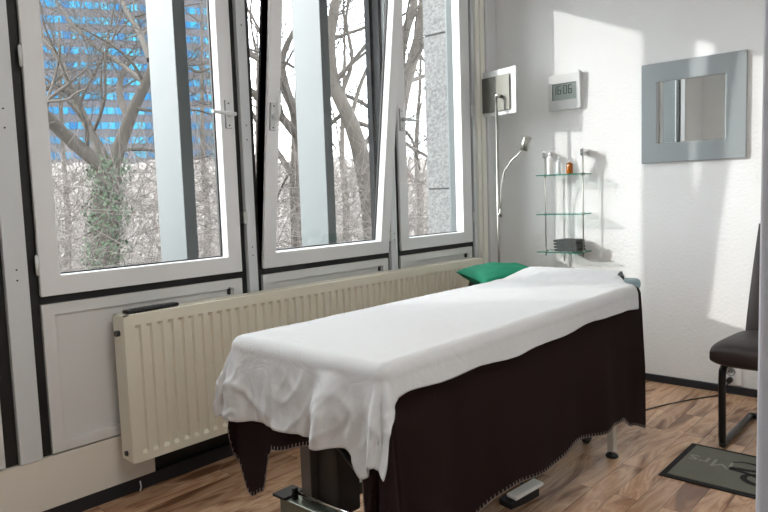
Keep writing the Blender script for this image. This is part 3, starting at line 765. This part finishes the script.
# ------------------------------------------------------------------ outdoors
# ground and bank of brush
gm = MB()
def gr(u, v):
    x = lerp(-2.0, -160, u**1.6); y = lerp(-90, 150, v)
    return Vector((x, y, -4+.3*nz(x*.05, y*.05)))
tag(gm.grid(gr, 20, 20).build('ground', mat('winter_ground', (82, 78, 70), .98, var=.4, vscale=1.5)), 'grey winter ground outside below the windows', 'ground', kind='structure')
def bank(u, v):
    ang = lerp(math.radians(-88), math.radians(-25), u); dist = lerp(20, 44, v)
    x = CAM.x+math.sin(ang)*dist; y = CAM.y+math.cos(ang)*dist
    z = lerp(-4.3, 3.6, smooth01(v*1.05))+.8*nz(x*.2, y*.2)*v+.35*nz(x*.8, y*.8, 3)+.25*nz(x*2.4, y*2.4, 5)
    return Vector((x, y, z))
tag(MB().grid(bank, 160, 70).build('brush_bank', BANK, base=False), 'pale bank of bare winter brush behind the trees outside', 'brush', kind='stuff')
tw = MB()
for i in range(9500):
    px = random.uniform(20, 480); dist = random.uniform(7.5, 20); py = random.uniform(172, 330)
    p = at(px, py, dist)
    if p.z > 2.4: continue
    L = random.uniform(.5, 1.6); az = random.uniform(0, 2*PI); el = random.uniform(-.3, 1.3)
    d = Vector((math.cos(az)*math.cos(el), math.sin(az)*math.cos(el), math.sin(el)))
    b2 = Vector((random.uniform(-.3, .3), random.uniform(-.3, .3), random.uniform(-.2, .3)))*L
    r = random.uniform(.0005, .0011)*dist**.9*.6
    tw.tube([p, p+d*L*.5+b2*.3, p+d*L+b2], [r, r*.8, r*.4], 3, mi=random.choice((0, 0, 1)), cap=False)
tag(tw.build('bare_thicket', [TWIG, TWIG2], base=False, fixn=False), 'tangle of bare twigs filling the lower half of the window view', 'twigs', kind='stuff')

def branchy(m, pts, r0, r1, depth, spread=.9, kids=5, twist=0, minr=.004):
    pts = catm(pts, 4) if len(pts) > 2 else [Vector(p) for p in pts]
    n = len(pts); rs = [lerp(r0, r1, i/(n-1)) for i in range(n)]
    m.tube(pts, rs, 8 if r0 > .05 else (5 if r0 > .015 else 3), cap=False)
    if depth <= 0: return
    L = sum((pts[i+1]-pts[i]).length for i in range(n-1))
    for k in range(kids):
        i = random.randint(int(n*.25), n-1); p = pts[i]
        t_ = (pts[min(i+1, n-1)]-pts[max(i-1, 0)]).normalized()
        q = Vector((random.gauss(0, 1), random.gauss(0, 1), random.gauss(.25, .8))).normalized()
        d = (t_*.75+q*spread).normalized(); l = L*random.uniform(.4, .75)
        P = [p]
        for s_ in range(4):
            d = (d+Vector((random.gauss(0, .22), random.gauss(0, .22), random.gauss(.05, .2)))).normalized(); P.append(P[-1]+d*l/4)
        rr = max(minr, rs[i]*.36)
        branchy(m, P, rr, max(minr*.6, rr*.35), depth-1, spread, kids, minr=minr)
def tree(name, base, limbs, dist, label, group, kids=5, depth=3, mt=BARK, minr=.004):
    t = thing(name, (base.x, base.y, -4), label, 'tree', group)
    m = MB()
    for L_ in limbs:
        rr0, rr1 = L_[1], L_[2]
        branchy(m, [at(a, b, dist+dd_) for a, b, dd_ in L_[0]], rr0, rr1, depth, kids=kids, minr=minr)
    m.build('branches', mt, t, fixn=False)
    return t
# the ivy-clad tree in the left window
D1 = 9.5
b0 = at(108, 290, D1)
t1 = tree('bare_tree', b0, [
    ([(112, 168, 0), (100, 150, .1), (84, 118, .3), (72, 92, .5), (60, 60, .9), (42, 34, 1.2), (34, 8, 1.5)], .09, .028),
    ([(112, 168, 0), (122, 140, 0), (134, 108, -.2), (148, 78, -.4), (160, 40, -.6), (170, 0, -.9)], .11, .035),
    ([(128, 118, -.1), (120, 96, .2), (122, 74, .5), (132, 58, .9)], .06, .03),
    ([(110, 172, 0), (92, 158, -.2), (66, 136, -.5), (46, 116, -.9), (30, 100, -1.2)], .115, .07),
    ([(74, 98, .5), (56, 86, .3), (38, 90, 0), (20, 80, 0)], .05, .03),
    ([(146, 84, -.4), (118, 62, .2), (92, 44, .5), (66, 16, .8), (50, -12, 1)], .04, .02),
    ([(150, 60, -.6), (138, 30, 0), (124, 6, .5), (116, -20, .8)], .05, .025),
    ([(134, 108, -.2), (165, 112, .4), (196, 110, .8), (222, 118, 1)], .03, .012),
    ([(120, 150, 0), (150, 150, .4), (190, 160, .6), (222, 150, 1)], .03, .012),
    ([(150, 84, 0), (180, 66, 0), (200, 72, 0), (224, 60, 0)], .03, .015),
    ], D1, 'large bare tree with ivied trunk forking behind the left window', 'bare trees outside', kids=6, depth=3)
tr = MB(); pts = [at(104, 330, D1), at(105, 250, D1), at(106, 210, D1), at(110, 166, D1)]
pts = [Vector((pts[0].x, pts[0].y, -4))]+pts
tr.tube(catm(pts, 6), [lerp(.24, .17, i/24) for i in range(25)], 14).build('trunk', BARK, t1)
iv = MB()
for i in range(2200):
    f = random.random(); a = random.uniform(0, 2*PI)
    p = at(lerp(104, 110, f), lerp(300, 158, f), D1); rr = random.uniform(.17, .30)*(1+.5*math.sin(f*23)*.4)
    p = p+Vector((math.cos(a)*rr, math.sin(a)*rr, random.uniform(-.1, .1)))
    s_ = random.uniform(.015, .035); n_ = Vector((math.cos(a)+random.gauss(0, .5), math.sin(a)+random.gauss(0, .5), random.gauss(.3, .5))).normalized()
    u_ = n_.orthogonal().normalized(); w_ = n_.cross(u_)
    iv.add([p-u_*s_, p+w_*s_*.8, p+u_*s_, p-w_*s_*.8], [(0, 1, 2, 3)])
iv.build('ivy', IVY, t1, fixn=False)['kind'] = 'stuff'
# trees behind the middle and right windows
D2 = 11
t2 = tree('bare_tree', at(290, 300, D2), [
    ([(300, 290, 0), (298, 230, 0), (296, 180, 0), (297, 130, 0), (290, 100, 0), (268, 66, .3), (246, 50, .5), (226, 20, 1)], .13, .04),
    ([(297, 136, 0), (284, 120, -.3), (262, 100, -.5), (236, 78, -.8)], .08, .04),
    ([(290, 100, 0), (282, 60, .3), (300, 20, .5), (318, -20, .8)], .07, .03),
    ([(296, 180, 0), (276, 150, .5), (250, 110, .8), (240, 90, 1)], .06, .03),
    ([(297, 130, 0), (320, 96, .5), (345, 70, .8), (372, 48, 1.2), (400, 30, 1.5)], .05, .02),
    ], D2, 'bare tree standing half hidden by the fin of the tilted window', 'bare trees outside', kids=6, depth=3)
D3 = 10
t3 = tree('bare_tree', at(372, 300, D3), [
    ([(378, 320, 0), (372, 220, 0), (362, 160, 0), (350, 120, 0), (334, 84, .2), (330, 40, .3), (338, -10, .4)], .16, .07),
    ([(350, 120, 0), (362, 80, .5), (380, 40, .8), (384, 0, 1)], .04, .02),
    ([(340, 96, .1), (352, 60, .3), (346, 20, .5), (352, -10, .6)], .04, .02),
    ([(360, 150, 0), (380, 128, .5), (400, 118, .8)], .05, .03),
    ], D3, 'stout bare trunk leaning behind the right half of the tilted window', 'bare trees outside', kids=6, depth=3)
D4 = 12
t4 = tree('bare_tree', at(400, 300, D4), [
    ([(396, 300, 0), (397, 200, 0), (398, 130, 0), (404, 92, 0), (412, 62, .2), (420, 30, .4), (424, -10, .5)], .15, .08),
    ([(404, 92, 0), (400, 60, .4), (406, 30, .8), (414, 5, 1.2), (412, -20, 1.4)], .11, .07),
    ([(408, 82, 0), (424, 76, .5), (440, 70, 1)], .05, .03),
    ([(398, 126, 0), (412, 140, .2), (420, 170, .4)], .04, .02),
    ], D4, 'thick forked bare tree seen through the right window', 'bare trees outside', kids=6, depth=3)
# distant smaller trees
for k, (px, dist) in enumerate([(60, 26), (200, 24), (255, 28), (340, 25), (415, 27)]):
    b = at(px, 200, dist); b.z = -2
    m = MB(); P = [b, b+Vector((.1, .2, 2.5)), b+Vector((-.1, .3, 5)), b+Vector((.3, .2, 8)), b+Vector((.2, .4, 10.5))]
    branchy(m, P, .16, .03, 3, kids=6, minr=.009)
    tag(m.build('bare_tree', BARK, fixn=False), ['distant bare tree left of the ivied trunk', 'distant bare tree right of the fin in the left window', 'distant bare tree between the left and the tilted window', 'distant bare tree behind the leaning trunk', 'distant bare tree behind the forked tree in the right window'][k], 'tree', 'bare trees outside')
# tower block
TD = 150
pR = at(238, 100, TD); pL = at(-120, 80, TD*.86)
pR.z = 0; pL.z = 0
xd = (pR-pL).normalized(); Lt = (pR-pL).length; nd = Vector((xd.y, -xd.x, 0))
if nd.dot(CAM-pR) < 0: nd = -nd
t = bpy.data.objects.new('office_tower', None); C.objects.link(t)
tag(t, 'tall grey office tower with rows of blue windows behind the trees', 'building')
t.location = pL+Vector((0, 0, -6))
Mt = Matrix((xd, nd, xd.cross(nd))).transposed().to_4x4()
t.rotation_euler = Mt.to_euler()
def tb(name, boxes, m):
    b = MB()
    for q in boxes: b.box(*q)
    me_o = b.build(name, m, base=False)
    me_o.parent = t; return me_o
sgn = 1 if xd.cross(nd).z > 0 else -1
FH = 3.1; NF = 30; z00 = 4
tb('tower_body', [(0, Lt, -18, 0, *sorted((0*sgn, (z00+FH*NF)*sgn)))], TOWERW)
for k in range(NF):
    za, zb = (z00+k*FH+.95)*sgn, (z00+k*FH+2.35)*sgn
    tb('window_band', [(1.0, Lt-1.2, -.3, .08, min(za, zb), max(za, zb))], BAND)

# ------------------------------------------------------------------ light
w = bpy.data.worlds.new('sky'); S.world = w; w.use_nodes = True
n = w.node_tree; bg = n.nodes['Background']
tc = n.nodes.new('ShaderNodeTexCoord'); nzn = n.nodes.new('ShaderNodeTexNoise'); nzn.inputs['Scale'].default_value = 3; nzn.inputs['Detail'].default_value = 5
n.links.new(tc.outputs['Generated'], nzn.inputs['Vector'])
rp = n.nodes.new('ShaderNodeValToRGB'); rp.color_ramp.elements[0].position = .38; rp.color_ramp.elements[0].color = (.80, .90, 1, 1)
rp.color_ramp.elements[1].position = .6; rp.color_ramp.elements[1].color = (1, .985, .965, 1)
n.links.new(nzn.outputs['Fac'], rp.inputs['Fac']); n.links.new(rp.outputs[0], bg.inputs['Color'])
bg.inputs['Strength'].default_value = 10
sd = bpy.data.lights.new('sun', 'SUN'); so = bpy.data.objects.new('sun', sd); C.objects.link(so)
so.rotation_euler = Vector((1.12, 1, -.49)).to_track_quat('-Z', 'Y').to_euler()
sd.energy = 2.5; sd.angle = math.radians(.9); sd.color = (1, .97, .93)
for lx_, ly_ in ((2.35, -3.0),):  # fill lamp added out of view to brighten the window frames and radiator
    t = thing('fill_lamp', (lx_, ly_, 2.9), 'unseen square fill lamp added at the ceiling right of the massage table', 'lamp')
    MB().box(lx_-.42, lx_+.42, ly_-.42, ly_+.42, 2.955, 3.0).build('fill_lamp_housing', FRAME, t, bevel=.01)
    al = bpy.data.lights.new('fill_lamp_light', 'AREA'); ao = bpy.data.objects.new('fill_light', al); C.objects.link(ao)
    al.shape = 'SQUARE'; al.size = .8; al.energy = 24; al.color = (1, .96, .9); ao.parent = t; ao.location = (0, 0, .045)
S.view_settings.view_transform = 'Standard'; S.view_settings.look = 'None'; S.view_settings.gamma = 1; S.view_settings.exposure = .16
S.view_settings.use_curve_mapping = False
